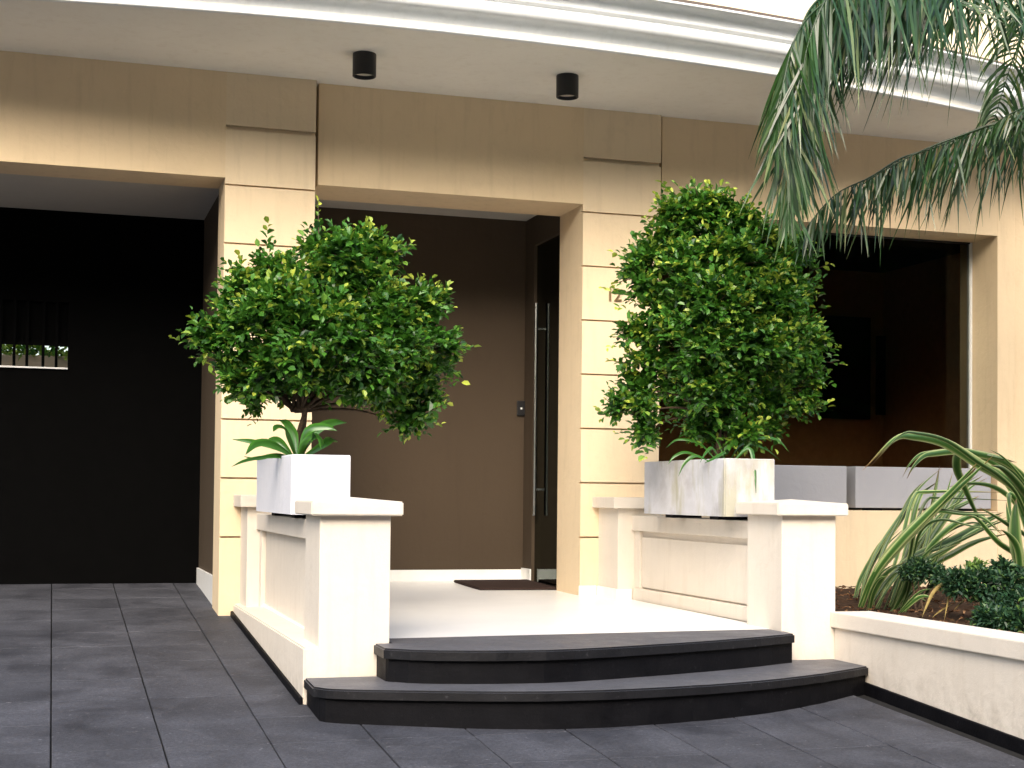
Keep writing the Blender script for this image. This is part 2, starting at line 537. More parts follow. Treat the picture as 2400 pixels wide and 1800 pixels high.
# garage recess: taupe side wall, ceiling, black door with a barred opening
YD = 1.75
H('recess_wall', [(0.030, XL1-0.004, 0.40, 2.2, 0.10, 3.52)], 'taupe')
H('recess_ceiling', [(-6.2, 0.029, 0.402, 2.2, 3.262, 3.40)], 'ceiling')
H('skirting', [(0.012, 0.030, 0.402, YD-0.03, gz(.4)+0.0, 0.505)], 'skirt_white', 0.002)
gd = thing('garage_door', 'black garage door with a small barred opening in the shadowed recess', 'garage door', (-2.5, YD, gz(YD)))
wz0, wz1, wx1 = 2.035, 2.555, at(159, 830, Y=YD).x
b = bmesh.new()
q0 = [(-5.6, gz(YD)), (0.030, gz(YD)), (0.030, 3.262), (-5.6, 3.262)]; q1 = [(wx1-1.35, wz0), (wx1, wz0), (wx1, wz1), (wx1-1.35, wz1)]
fr_ = [[b.verts.new((x, y, z)) for x, z in q] for q in (q0, q1) for y in (YD, YD+0.05)]
for i in range(4):
    j = (i+1) % 4
    b.faces.new((fr_[0][i], fr_[0][j], fr_[2][j], fr_[2][i])); b.faces.new((fr_[1][j], fr_[1][i], fr_[3][i], fr_[3][j])); b.faces.new((fr_[2][i], fr_[2][j], fr_[3][j], fr_[3][i]))
me = bpy.data.meshes.new('door_leaf'); b.to_mesh(me); b.free(); me.transform(Matrix.Translation(-gd.location))
put('door_leaf', me, 'black_paint', gd)
boxes('sill', [(wx1-1.35, wx1, YD-0.03, YD+0.06, wz0, wz0+0.012)], 'alu', gd)
boxes('rail', [(wx1-1.35, wx1, YD+0.005, YD+0.03, wz0+0.18, wz0+0.205)], 'door_metal', gd)
boxes('dark_panel', [(wx1-1.36, wx1+.02, YD+0.0515, YD+0.060, wz0+0.190, wz1+.02)], 'black_paint', gd)
for px in (33, 63, 101, 132):
    bxx = at(px, 830, Y=YD).x
    boxes('bar', [(bxx-0.011, bxx+0.011, YD-0.012, YD+0.010, wz0+0.012, wz1)], 'door_metal', gd)
for k in range(1, 9):
    boxes('bar', [(at(33, 830, Y=YD).x-0.1*k-0.011, at(33, 830, Y=YD).x-0.1*k+0.011, YD-0.012, YD+0.010, wz0+0.012, wz1)], 'door_metal', gd)
# the yard seen through the opening
yw = boxes('yard_wall', [(-7, 1.0, 4.6, 4.9, -0.3, 2.385)], 'yard_wall', None, 0.01)
tag(yw, 'tan yard wall seen through the bars of the garage opening', 'wall')
struct(sheet('yard_floor', -7, 1, 1.8, 5.2, lambda y: 0.38, 'concrete'), 'paved yard behind the garage door')

# entrance recess
YW = 1.56
XD = 2.68
H('recess_wall', [(XL1-0.01, 2.80, YW, YW+0.12, 0.2, 3.50)], 'taupe')
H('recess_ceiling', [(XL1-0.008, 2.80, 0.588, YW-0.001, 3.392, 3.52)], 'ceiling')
H('recess_wall', [(2.655, 2.80, 1.325, YW-0.001, 0.2, 3.391)], 'taupe')
H('door_header', [(2.655, 2.80, 0.588, 1.324, 3.15, 3.391)], 'taupe')
H('skirting', [(XL1, 2.640, YW-0.014, YW-0.001, 0.395, 0.487)], 'skirt_white', 0.002)
H('skirting', [(2.641, 2.654, 1.325, YW-0.0005, 0.395, 0.50)], 'skirt_white', 0.002)
H('skirting', [(XR0-0.010, 2.745, YB-0.012, YB-0.0005, 0.36, 0.443)], 'skirt_white', 0.002)
door = thing('entrance_door', 'dark glass entrance door with a tall steel pull bar in the side of the recess', 'door', (XD, 0.95, 0.385))
boxes('glass_pane', [(XD, XD+0.010, 0.60, 1.322, 0.40, 3.148)], 'glass_door', door)
boxes('door_back', [(XD+0.09, XD+0.11, 0.589, 1.324, 0.385, 3.149)], 'black_paint', door)
boxes('door_frame', [(XD-0.004, XD+0.03, 0.5885, 0.599, 0.385, 3.149)], 'black_metal', door)
hb = lathe('handle', [(0.0, 0.94), (0.015, 0.94), (0.017, 0.945), (0.017, 2.655), (0.015, 2.66), (0, 2.66)], 'steel', door, 20)
hb.location = (2.63-XD, 1.19-0.95, -0.385)
for zz in (1.15, 2.45):
    s = boxes('handle_mount', [(2.646, XD, 1.182, 1.198, zz-.008, zz+.008)], 'steel', door)
# window and the room behind it
win = thing('window', 'large dark window with a pale frame in the wall right of the entrance', 'window', (4.7, 0.46, 1.01))
YG = 0.46
boxes('pane', [(XR1+0.03, WX-0.022, YG, YG+0.008, 1.03, 3.235)], 'glass_window', win)
boxes('frame', [(WX-0.021, WX-0.001, YG-0.02, YG+0.03, 1.012, 3.248)], 'alu', win)
boxes('frame', [(XR1+0.003, XR1+0.029, YG-0.02, YG+0.03, 1.012, 3.248)], 'alu', win)
boxes('frame', [(XR1+0.030, WX-0.022, YG-0.016, YG+0.03, 3.236, 3.2485)], 'black_metal', win)
boxes('frame', [(XR1+0.030, WX-0.022, YG-0.016, YG+0.03, 1.012, 1.029)], 'black_metal', win)
room = lambda n, q, mt: boxes(n, [q], mt, house)
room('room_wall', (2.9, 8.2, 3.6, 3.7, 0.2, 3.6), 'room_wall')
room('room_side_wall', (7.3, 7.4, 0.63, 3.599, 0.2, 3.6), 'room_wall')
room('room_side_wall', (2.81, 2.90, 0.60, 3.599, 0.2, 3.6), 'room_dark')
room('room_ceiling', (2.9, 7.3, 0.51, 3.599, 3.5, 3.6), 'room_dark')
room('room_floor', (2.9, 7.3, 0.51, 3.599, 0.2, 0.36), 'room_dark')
# soffit, cornice, roof over the canopy
def arc_y(x): return -1.34 + (x-1.25)**2/(2*16.0)
xs = [-7 + 0.35*i for i in range(56)]
pts = [(x, arc_y(x)+0.004) for x in xs] + [(xs[-1], 0.05), (xs[0], 0.05)]
pts_soffit = [(x, arc_y(x)+0.004) for x in xs]+[(xs[-1], YC+0.3), (xs[0], YC+0.3)]
prism('soffit', pts_soffit, ZS+0.001, ZS+0.10, 'soffit', house)
prof = [(0.03, -0.004), (0.0, -0.006), (-0.007, -0.003), (-0.010, 0.005), (-0.007, 0.014), (0.004, 0.018), (0.010, 0.020)]
for k in range(9):                                                   # cove, then bull-nose
    t = k/8*math.pi/2
    prof.append((0.010-0.088*(1-math.cos(t)), 0.021+0.087*math.sin(t)))
for k in range(1, 10):
    t = k/9*math.pi*0.62
    prof.append((-0.078-0.040*math.sin(t), 0.108+0.052*(1-math.cos(t))*0.98))
prof += [(-0.098, 0.184), (-0.098, 0.196), (-0.120, 0.199), (-0.124, 0.216), (-0.117, 0.222)]
for k in range(7):
    t = k/6*math.pi/2
    prof.append((-0.112-0.105*(1-math.cos(t)), 0.226+0.062*math.sin(t)))
prof += [(-0.220, 0.292), (-0.220, 0.303), (-0.10, 0.304), (0.05, 0.306)]
V, F = [], []
for x in xs:
    s = (x-1.25)/16.0
    nrm = Vector((s, -1, 0)).normalized()
    for o_, h in prof: V.append(Vector((x, arc_y(x), ZS+h)) - nrm*o_)
k = len(prof)
for i in range(len(xs)-1):
    for j in range(k-1): F.append((i*k+j, (i+1)*k+j, (i+1)*k+j+1, i*k+j+1))
co = put('cornice', mesh_from('cornice', V, F), 'cornice', house, True)
roof = prism('canopy_roof', [(x, arc_y(x)-0.214) for x in xs]+[(xs[-1], 0.35), (xs[0], 0.35)], ZS+0.302, ZS+0.325, 'terracotta', house)
H('upper_wall', [(-7, 13, 0.36, 0.60, ZS+0.12, 8.5)], 'upper')
H('upper_band', [(-7, 13, 0.30, 0.359, ZS+0.33, ZS+0.95)], 'upper', 0.006)

# house number beside the door
hn = thing('house_number', 'small brass numerals on the grooved pilaster right of the entrance', 'house number', (2.80, YB, 2.550))
for ch, xo in (('1', 0.0), ('2', 0.062)):
    cu = bpy.data.curves.new('numeral', 'FONT'); cu.body = ch; cu.size = 0.135; cu.extrude = 0.006
    tmp = bpy.data.objects.new('tmp', cu); COL.objects.link(tmp)
    bpy.context.view_layer.update()
    me = bpy.data.meshes.new_from_object(tmp.evaluated_get(bpy.context.evaluated_depsgraph_get()))
    bpy.data.objects.remove(tmp)
    o = put('numeral', me, 'bronze', hn)
    o.rotation_euler = (R(90), 0, 0); o.location = (xo, -0.008, 0)

# ================================================================== PORCH
pv = []
b = bmesh.new()
plan = [(0.24, -2.72), (2.86, -2.57), (2.86, 0.60), (2.70, 0.60), (2.70, YW+0.05), (0.24, YW+0.05)]
ys_ = lambda y: 0.36 if y <= 0.05 else 0.36+0.035*(y-0.05)/1.5
top = [b.verts.new((x, y, ys_(y))) for x, y in plan]
b.faces.new(top)
low = [b.verts.new((x, y, -0.2)) for x, y in plan]
for i in range(len(plan)): b.faces.new((top[i], low[i], low[(i+1) % 6], top[(i+1) % 6]))
bmesh.ops.triangulate(b, faces=[f for f in b.faces if len(f.verts) > 4])
bmesh.ops.recalc_face_normals(b, faces=b.faces)
me = bpy.data.meshes.new('porch_floor'); b.to_mesh(me); b.free()
struct(put('porch_floor', me, 'porch'), 'glossy white porch floor')

steps = thing('entrance_steps', 'two curved black stone steps up to the white porch', 'steps', (1.5, -3.0, 0.05))
up_c = [(v.x, v.y) for v in catmull([(.442, -3.17, 0), (.62, -3.30, 0), (.94, -3.385, 0), (1.34, -3.39, 0), (1.99, -3.21, 0), (2.465, -3.03, 0), (2.80, -2.87, 0)], 6)]
lo_c = [(v.x, v.y) for v in catmull([(.087, -3.275, 0), (.22, -3.40, 0), (.868, -3.625, 0), (1.298, -3.685, 0), (1.794, -3.64, 0), (2.254, -3.53, 0), (2.72, -3.33, 0), (3.126, -3.09, 0)], 6)]
up_plan = [(0.530, -2.695), (0.530, -2.936), (0.445, -2.936)] + up_c + [(2.815, -2.725), (2.795, -2.725), (2.795, -2.580)]
lo_plan = [(0.10, -2.936)] + lo_c + [(3.126, -2.725), (2.79, -2.725), (2.79, -2.68), (0.53, -2.68), (.53, -2.936)]
up_c = [(x+random.uniform(-.002, .002), y+random.uniform(-.003, .003)) for x, y in up_c]
lo_c = [(x+random.uniform(-.002, .002), y+random.uniform(-.003, .003)) for x, y in lo_c]
up_plan[3:3+len(up_c)] = up_c; lo_plan[1:1+len(lo_c)] = lo_c
def inset(c, d): return [(x, y+d) for x, y in c]
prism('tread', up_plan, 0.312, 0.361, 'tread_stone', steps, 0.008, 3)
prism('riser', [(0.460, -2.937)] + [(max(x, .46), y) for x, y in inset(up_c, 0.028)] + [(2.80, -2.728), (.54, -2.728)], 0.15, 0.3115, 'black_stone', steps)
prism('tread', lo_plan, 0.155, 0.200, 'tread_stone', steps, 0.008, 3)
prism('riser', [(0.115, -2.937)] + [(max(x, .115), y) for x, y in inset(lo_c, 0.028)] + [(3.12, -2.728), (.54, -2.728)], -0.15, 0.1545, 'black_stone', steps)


def porch_wall(label, xw, th, xp0, xp1, yf, capz, xe, ye, plinth, zbase, engx1):
    """low wall beside the steps: free pier with cap, panelled wall, half pier against the facade"""
    t = thing('porch_wall', label, 'low wall', (xp0, yf, 0.2))
    pier_d = 0.43
    yb = yf+pier_d
    pr = boxes('pier', [(xp0, xp1, yf, yb, -0.1, capz)], 'cream_low', t, 0.006)
    # slightly peaked cap
    b = bmesh.new()
    o = 0.052
    q = [(xp0-o, yf-o), (xp1+o, yf-o), (xp1+o, yb+o), (xp0-o, yb+o)]
    l = [b.verts.new((x, y, capz)) for x, y in q]; h = [b.verts.new((x, y, capz+0.070)) for x, y in q]
    ap = b.verts.new(((q[0][0]+q[1][0])/2, (q[0][1]+q[2][1])/2, capz+0.092))
    b.faces.new(l[::-1])
    for i in range(4):
        b.faces.new((l[i], l[(i+1) % 4], h[(i+1) % 4], h[i])); b.faces.new((h[i], h[(i+1) % 4], ap))
    bmesh.ops.recalc_face_normals(b, faces=b.faces)
    bmesh.ops.bevel(b, geom=[e for e in b.edges if ap not in e.verts], offset=0.006, segments=2, affect='EDGES')
    me = bpy.data.meshes.new('cap'); b.to_mesh(me); b.free()
    me.transform(Matrix.Translation(-t.location))
    put('cap', me, 'cream_low', pr)
    ys0, ys1 = yb+0.001, (YB if xw > 2 else 0.0)-0.001
    boxes('wall_body', [(xw+0.052, xw+th-0.034, ys0, ys1, zbase, 0.857)], 'cream_low', t)
    boxes('top_band', [(xw, xw+th, ys0, ys1, 0.858, 0.964)], 'cream_low', t, 0.005)
    if not plinth:
        boxes('panel', [(xw+0.036, xw+0.0515, ys0, ye-0.11, 0.462, 0.815)], 'cream_low', t, 0.003)
        boxes('base_rail', [(xw+0.012, xw+0.0515, ys0, ye-0.002, 0.362, 0.452)], 'cream_low', t, 0.004)
    boxes('stile', [(xw+0.022, xw+0.0515, ye-0.100, ye-0.002, 0.4525 if not plinth else 0.20, 0.8575)], 'cream_low', t, 0.003)
    ep = boxes('half_pier', [(xe, engx1, ye, ys1, zbase, capz+0.012)], 'cream_low', t, 0.005)
    boxes('half_cap', [(xe-o, engx1+o, ye-o, ys1-0.0005, capz+0.0125, capz+0.092)], 'cream_low', t, 0.006)
    if plinth:
        b = bmesh.new()
        q = [(plinth, yf+0.0015), (xw+0.10, yf+0.0015), (xw+0.10, ys1), (plinth, ys1)]
        l = [b.verts.new((x, y, -0.1)) for x, y in q]
        h = [b.verts.new((x, y, 0.345 if i in (0, 3) else 0.362)) for i, (x, y) in enumerate(q)]
        b.faces.new(l[::-1]); b.faces.new(h)
        for i in range(4): b.faces.new((l[i], l[(i+1) % 4], h[(i+1) % 4], h[i]))
        bmesh.ops.recalc_face_normals(b, faces=b.faces)
        bmesh.ops.bevel(b, geom=list(b.edges), offset=0.008, segments=2, affect='EDGES')
        me = bpy.data.meshes.new('plinth'); b.to_mesh(me); b.free(); me.transform(Matrix.Translation(-t.location))
        put('plinth', me, 'cream_low', t)
    return t


def sloped_bar(name, x0, x1, y0, y1, h, mat, parent):
    b = bmesh.new(); bx(b, x0, x1, y0, y1, 0, 1)
    for v in b.verts: v.co.z = gz(v.co.y)-0.05 if v.co.z < .5 else gz(v.co.y)+h
    bmesh.ops.bevel(b, geom=list(b.edges), offset=0.004, segments=1, affect='EDGES')
    bmesh.ops.recalc_face_normals(b, faces=b.faces)
    me = bpy.data.meshes.new(name); b.to_mesh(me); b.free(); me.transform(Matrix.Translation(-parent.location))
    return put(name, me, mat, parent)


lw = porch_wall('low cream wall and capped pier left of the steps, beside the driveway', 0.199, 0.27, 0.170, 0.525, -2.93, 0.993, 0.140, -0.36, 0.098, -0.1, 0.45)
sloped_bar('skirting', 0.078, 0.0975, -2.93, -0.02, 0.035, 'black_stone', lw)
rw = porch_wall('low cream wall and capped pier right of the steps, beside the garden bed', 2.863, 0.25, 2.800, 3.137, -2.72, 1.003, 2.760, -0.33, None, 0.30, 3.10)
boxes('skirting', [(2.747, 2.759, -0.344, YB-0.014, 0.3605, 0.443), (2.7595, 2.862, -0.344, -0.3315, 0.3605, 0.443)], 'skirt_white', rw, 0.002)

gw = thing('garden_wall', 'low white garden wall with coping running forward from the right pier', 'low wall', (3.2, -4.0, 0.0))
boxes('wall_body', [(3.13, 3.33, -7.5, -2.7205, -0.5, 0.3775)], 'cream_low', gw, 0.004)
boxes('coping', [(3.104, 3.36, -7.52, -2.7215, 0.378, 0.466)], 'cream_low', gw, 0.007)
sloped_bar('skirting', 3.112, 3.1295, -7.5, -3.06, 0.052, 'black_stone', gw)

# planters on the low walls
def planter(label, x0, x1, y0, y1, z0, z1, mat, rot, feet=True):
    c = Vector(((x0+x1)/2, (y0+y1)/2, z0))
    t = thing('planter_box', label, 'planter', c, 'planters')
    w, d, h = (x1-x0)/2, (y1-y0)/2, z1-z0
    b = bmesh.new()
    rings = []
    for ww_, dd_, zz_ in ((w, d, 0), (w, d, h-0.006), (w-0.005, d-0.005, h), (w-0.025, d-0.025, h), (w-0.028, d-0.028, h-0.006), (w-0.028, d-0.028, h-0.09)):
        rings.append([b.verts.new((sx*ww_, sy*dd_, zz_)) for sx, sy in ((-1, -1), (1, -1), (1, 1), (-1, 1))])
    b.faces.new(rings[0][::-1]); b.faces.new(rings[-1])
    for q0, q1 in zip(rings, rings[1:]):
        for i in range(4): b.faces.new((q0[i], q0[(i+1) % 4], q1[(i+1) % 4], q1[i]))
    bmesh.ops.bevel(b, geom=[e for e in b.edges if abs(e.verts[0].co.z-e.verts[1].co.z) > 0.2], offset=0.007, segments=2, affect='EDGES')
    me = bpy.data.meshes.new('trough'); b.to_mesh(me); b.free()
    put('trough', me, mat, t)
    b = bmesh.new()
    bmesh.ops.create_grid(b, x_segments=6, y_segments=18, size=1)
    for v in b.verts: v.co = Vector((v.co.x*(w-.029), v.co.y*(d-.029), h-0.05+random.uniform(-.012, .012)))
    me = bpy.data.meshes.new('soil'); b.to_mesh(me); b.free(); put('soil', me, 'soil', t)
    if feet:
        for s in (-0.55, 0.55):
            f = boxes('foot', [(-w*0.62, w*0.62, s*d-0.06, s*d+0.06, -0.0225, 0.0005)], 'black_stone', None)
            f.parent = t
    t.rotation_euler.z = R(rot)
    return t


planter('long white planter box on the low wall beside the driveway', 0.118, 0.435, -2.335, -0.95, 0.987, 1.306, 'planter_clean', 0)
planter('green-stained white planter box on the low wall beside the window', 2.700, 3.030, -2.190, -0.95, 0.988, 1.333, 'planter_stained', 0.0)
for x0, x1, lab in ((3.55, 4.852, 'grey window box with its left end behind the stained planter'), (4.930, 6.17, 'grey window box half hidden by the arching striped leaves')):
    t = thing('window_box', lab, 'window box', ((x0+x1)/2, 0.27, 1.012), 'window boxes')
    boxes('trough', [(x0, x1, YC+0.02, YC+0.20, 1.03, 1.355), ], 'planter_grey', t, 0.006)
    for fx in (x0+.2, x1-.2): boxes('foot', [(fx-.05, fx+.05, YC+.04, YC+.18, 1.0105, 1.0295)], 'black_stone', t)
    boxes('soil', [(x0+.02, x1-.02, YC+.04, YC+.18, 1.3551, 1.357)], 'soil', t)

# ceiling lamps
for x, y, lab in ((0.808, -0.712, 'black cylinder ceiling lamp nearer the garage'), (2.224, -0.68, 'black cylinder ceiling lamp above the right of the entrance')):
    t = thing('ceiling_lamp', lab, 'lamp', (x, y, ZS), 'soffit lamps')
    lathe('housing', [(0.0, 0.0), (0.076, 0.0), (0.077, -0.004), (0.077, -0.146), (0.074, -0.149), (0.068, -0.149), (0.064, -0.125)], 'black_metal', t)
    lathe('lens', [(0.064, -0.126), (0.03, -0.130), (0.0, -0.131)], 'lens', t)

# intercom
P = at(1220, 957, Y=YW)
t = thing('intercom', 'small black intercom on the brown wall beside the glass door', 'intercom', (P.x, YW, P.z))
boxes('case', [(P.x-.034, P.x+.034, YW-.022, YW-.0005, P.z-.062, P.z+.062)], 'black_metal', t, 0.005)
boxes('button', [(P.x-.008, P.x+.008, YW-.026, YW-.0215, P.z-.01, P.z+.006)], 'alu', t, 0.002)

# doormat
b = bmesh.new()
q = [(2.02, 0.63), (2.645, 0.63), (2.645, 1.40), (2.02, 1.40)]
l = [b.verts.new((x, y, ys_(y)+0.001)) for x, y in q]; h = [b.verts.new((x, y, ys_(y)+0.022)) for x, y in q]
b.faces.new(l[::-1]); b.faces.new(h)
for i in range(4): b.faces.new((l[i], l[(i+1) % 4], h[(i+1) % 4], h[i]))
bmesh.ops.recalc_face_normals(b, faces=b.faces)
bmesh.ops.bevel(b, geom=list(b.edges), offset=0.006, segments=2, affect='EDGES')
me = bpy.data.meshes.new('doormat'); b.to_mesh(me); b.free()
tag(put('doormat', me, 'mat'), 'dark brown doormat on the white porch floor by the glass door', 'doormat')

# black panels hanging in the room
for (x0, y0, x1, y1), lab in (((2056, 792, 2166, 972), 'dark square panel in the room, the right one seen through the window'), ((1925, 745, 2040, 980), 'dark tall panel in the room, the left one seen through the window')):
    a, c = at(x0, y1, Y=3.56), at(x1, y0, Y=3.56)
    o = boxes('wall_panel', [(a.x, c.x, 3.55, 3.598, a.z, c.z)], 'panel_dark', None, 0.006)
    tag(o, lab, 'panel')

# ================================================================== PLANTS
UPV = Vector((0, 0, 1))


class Leaves:
    def __init__(s): s.V, s.F, s.T = [], [], []
    def leaf(s, p, d, L, W, tint, fold=0.25, up=None):
        d = d.normalized()
        u = (up or Vector((random.gauss(0, .5), random.gauss(0, .5), 1))).normalized()
        side = d.cross(u)
        if side.length < 1e-3: side = Vector((1, 0, 0))
        side.normalize(); n = side.cross(d)
        b = len(s.V)
        w = W*0.5
        s.V += [p, p+d*L*0.34, p+d*L*0.72-n*L*0.03, p+d*L-n*L*0.09,
                p+d*L*0.30+side*w*0.80+n*w*fold*2, p+d*L*0.68+side*w+n*w*fold*1.6, p+d*L*0.30-side*w*0.80+n*w*fold*2, p+d*L*0.68-side*w+n*w*fold*1.6]
        s.F += [(b, b+1, b+4), (b+1, b+2, b+5, b+4), (b+2, b+3, b+5), (b, b+6, b+1), (b+1, b+6, b+7, b+2), (b+2, b+7, b+3)]
        s.T += [tint]*6
    def sprig(s, p, d, L, leafL, young, tw=None):
        d = d.normalized()
        n = max(4, int(L/0.027))
        side = d.cross(Vector((random.random()-.5, random.random()-.5, random.random())).normalized()).normalized()
        q = p.copy(); dd = d.copy()
        for i in range(n):
            f = i/(n-1)
            dd = (dd + UPV*0.02 + Vector((random.gauss(0, .05), random.gauss(0, .05), random.gauss(0, .05)))).normalized()
            q = q + dd*(L/n)
            sg = 1 if i % 2 else -1
            ld = (side*sg*(0.95-0.35*f) + dd*(0.55+0.6*f) + UPV*0.12 + Vector((random.gauss(0, .22), random.gauss(0, .22), random.gauss(0, .18))))
            ll = leafL*random.uniform(0.6, 1.2)*(1-0.30*f)
            tint = random.gauss(0.40, 0.18) + (young*(f**2.5)*random.uniform(0.5, 1.0))
            s.leaf(q, ld, ll, ll*0.60, min(1, max(0, tint)))
        if tw is not None: tw.append((p, q))
    def build(s, name, mat, parent):
        o = put(name, mesh_from(name, s.V, s.F, parent.location, {'tint': ('FACE', s.T)}), mat, parent)
        o['kind'] = 'stuff'
        return o


def shrub(label, base_px, Yc, lobes, scale, origin, ndens, spikes, seed):
    random.seed(seed)
    foot = at(*base_px, Y=Yc)
    t = thing('potted_shrub', label, 'shrub', foot, 'shrubs in the planters')
    L = Leaves()
    V, F = [], []
    tw = []
    mpx = (at(1000, 900, Y=Yc)-at(1100, 900, Y=Yc)).length/100
    top_fork = foot+Vector((0.01, 0, 0.30))
    for w in range(3):                                            # a few stems rising from the soil
        a = foot + Vector((random.uniform(-.02, .03), random.uniform(-.06, .06), -0.04))
        e = top_fork + Vector((random.uniform(-.05, .05), random.uniform(-.12, .12), random.uniform(-.03, .06)))
        mid = (a+e)/2 + Vector((random.uniform(-.02, .02), random.uniform(-.03, .03), 0))
        tube_into(V, F, catmull([a, mid, e], 4), [0.021-0.0012*i for i in range(9)], 7)
    for (lx, ly, rx, ry, *dy) in lobes:
        dY = dy[0] if dy else random.uniform(-.25, .25)
        c = at(origin[0]+lx*scale, origin[1]+ly*scale, Y=Yc+dY)
        a_, b_, dd = rx*scale*mpx*.97, ry*scale*mpx*.93, (rx+ry)*0.5*scale*mpx*0.95
        mid = (top_fork+c)/2 + Vector((random.uniform(-.06, .06), random.uniform(-.06, .06), 0.04))
        tube_into(V, F, catmull([top_fork+Vector((random.uniform(-.03, .03), random.uniform(-.05, .05), -.02)), mid, c], 4), [0.012-0.0011*i for i in range(9)], 5)
        nb = int(8+ndens*rx*ry*scale*scale/1000.0)
        for k in range(nb):                                       # ragged branchlets fanning out of the lobe
            u = Vector((random.gauss(0, 1), random.gauss(0, .8), random.gauss(0.1, 1))).normalized()
            rr = random.uniform(.70, 1.28)
            st = c + Vector((u.x*a_, u.y*dd, u.z*b_))*random.uniform(.0, .35)
            en = c + Vector((u.x*a_*rr, u.y*dd*rr, u.z*b_*rr)) + Vector((0, 0, .02))
            yb = max(0.0, random.gauss(.25, .35)) * (1.15 if u.z > 0.1 else 0.45)
            pth = catmull([st, (st+en)/2+Vector((random.gauss(0, .02), random.gauss(0, .02), .025)), en], 6)
            tw.append((pth[0], pth[-1]))
            ax = (en-st)
            sd = ax.cross(Vector((random.gauss(0, .4), random.gauss(0, .4), 1))).normalized()
            m_ = len(pth)
            for i_, q_ in enumerate(pth[2:], 2):
                f_ = i_/(m_-1)
                d_ = (pth[i_]-pth[i_-1]).normalized()
                for sg in (-1, 1):
                    ld = sd*sg*random.uniform(.6, 1.0)+d_*random.uniform(.4, 1.0)+Vector((random.gauss(0, .25), random.gauss(0, .25), random.gauss(.1, .25)))
                    ll = 0.066*random.uniform(.6, 1.15)*(1-.25*f_)
                    L.leaf(q_, ld, ll, ll*.60, min(1, max(0, random.gauss(.36, .17)+yb*f_**2*random.uniform(.5, 1))))
                if random.random() < .50 and i_ > 2:
                    L.sprig(q_, sd*random.choice((-1, 1))*.8+d_*.7+Vector((0, random.gauss(0, .5), random.gauss(.15, .4))), random.uniform(.06, .14), 0.062, yb*(.4+.6*f_))
    for (sx, sy, dx, dy_, ln) in spikes:
        p = at(origin[0]+sx*scale, origin[1]+sy*scale, Y=Yc+random.uniform(-.2, .1))
        e = at(origin[0]+(sx+dx)*scale, origin[1]+(sy+dy_)*scale, Y=Yc+random.uniform(-.2, .1))
        L.sprig(p, e-p, (e-p).length*ln*1.1, 0.066, 0.85, tw)
    for a, e in tw[::3]: tube_into(V, F, [a, (a+e)/2, e], [0.0035, 0.0025, 0.0015], 4)
    put('stem', mesh_from('stem', V, F, foot), 'bark', t, True)
    L.build('crown', 'leaf', t)
    return t


lobesL = [(1110, 1210, 150, 60, .0), (930, 1190, 120, 55, .0), (1250, 1160, 140, 90, -.05), (1180, 1180, 150, 80, .15), (1300, 1230, 120, 90, .2), (1020, 1180, 140, 70, .1), (1330, 1000, 150, 110, -.2), (800, 880, 200, 180, -.42), (620, 1080, 160, 120, -.3), (1080, 1020, 190, 130, -.3), (480, 1200, 140, 90, -.1), (820, 1160, 150, 80, -.15), (560, 740, 150, 130, -.35), (1150, 640, 150, 120, -.15),
          (870, 420, 90, 130), (1010, 450, 120, 100), (1190, 450, 160, 110), (640, 590, 150, 140), (430, 660, 130, 120, -.1), (250, 900, 130, 100, -.1),
          (440, 880, 170, 150, -.2), (370, 1150, 120, 120, .1), (560, 1250, 170, 100, .2), (700, 780, 200, 180, -.25), (720, 1000, 220, 160, -.15), (950, 660, 200, 160, 0),
          (960, 900, 210, 190, -.25), (1230, 820, 180, 180, -.15), (1420, 760, 120, 110, 0), (1520, 730, 80, 70, .1), (1500, 960, 150, 100, -.05), (1440, 1090, 170, 110, .05),
          (1200, 1080, 200, 130, .1), (1420, 1290, 110, 130, .25), (1000, 1130, 180, 100, .2), (1370, 1400, 60, 60, .3)]
spL = [(860, 330, 0, -180, 1), (560, 400, -20, -140, 1), (450, 560, -60, -80, 1), (380, 640, -80, -70, 1), (980, 400, 10, -80, 1), (1130, 400, 40, -90, 1), (1300, 400, 110, -50, 1),
       (200, 850, -80, -60, 1), (130, 930, -120, -20, 1), (200, 1000, -70, 10, 1), (1540, 740, 90, -20, 1), (1640, 960, 110, -10, 1), (1600, 930, 60, -60, 1), (1400, 660, 70, -60, 1),
       (1580, 1110, 100, 30, 1), (1480, 1330, 130, -30, 1), (1450, 1390, 110, 10, 1), (430, 1090, -40, -10, 1), (1060, 620, 20, -50, 1), (780, 340, -20, -40, 1)]
shrub('spreading green shrub in the white planter by the driveway', (694, 1078), -1.66, lobesL, 0.4038, (400, 430), 4.1, spL, 11)

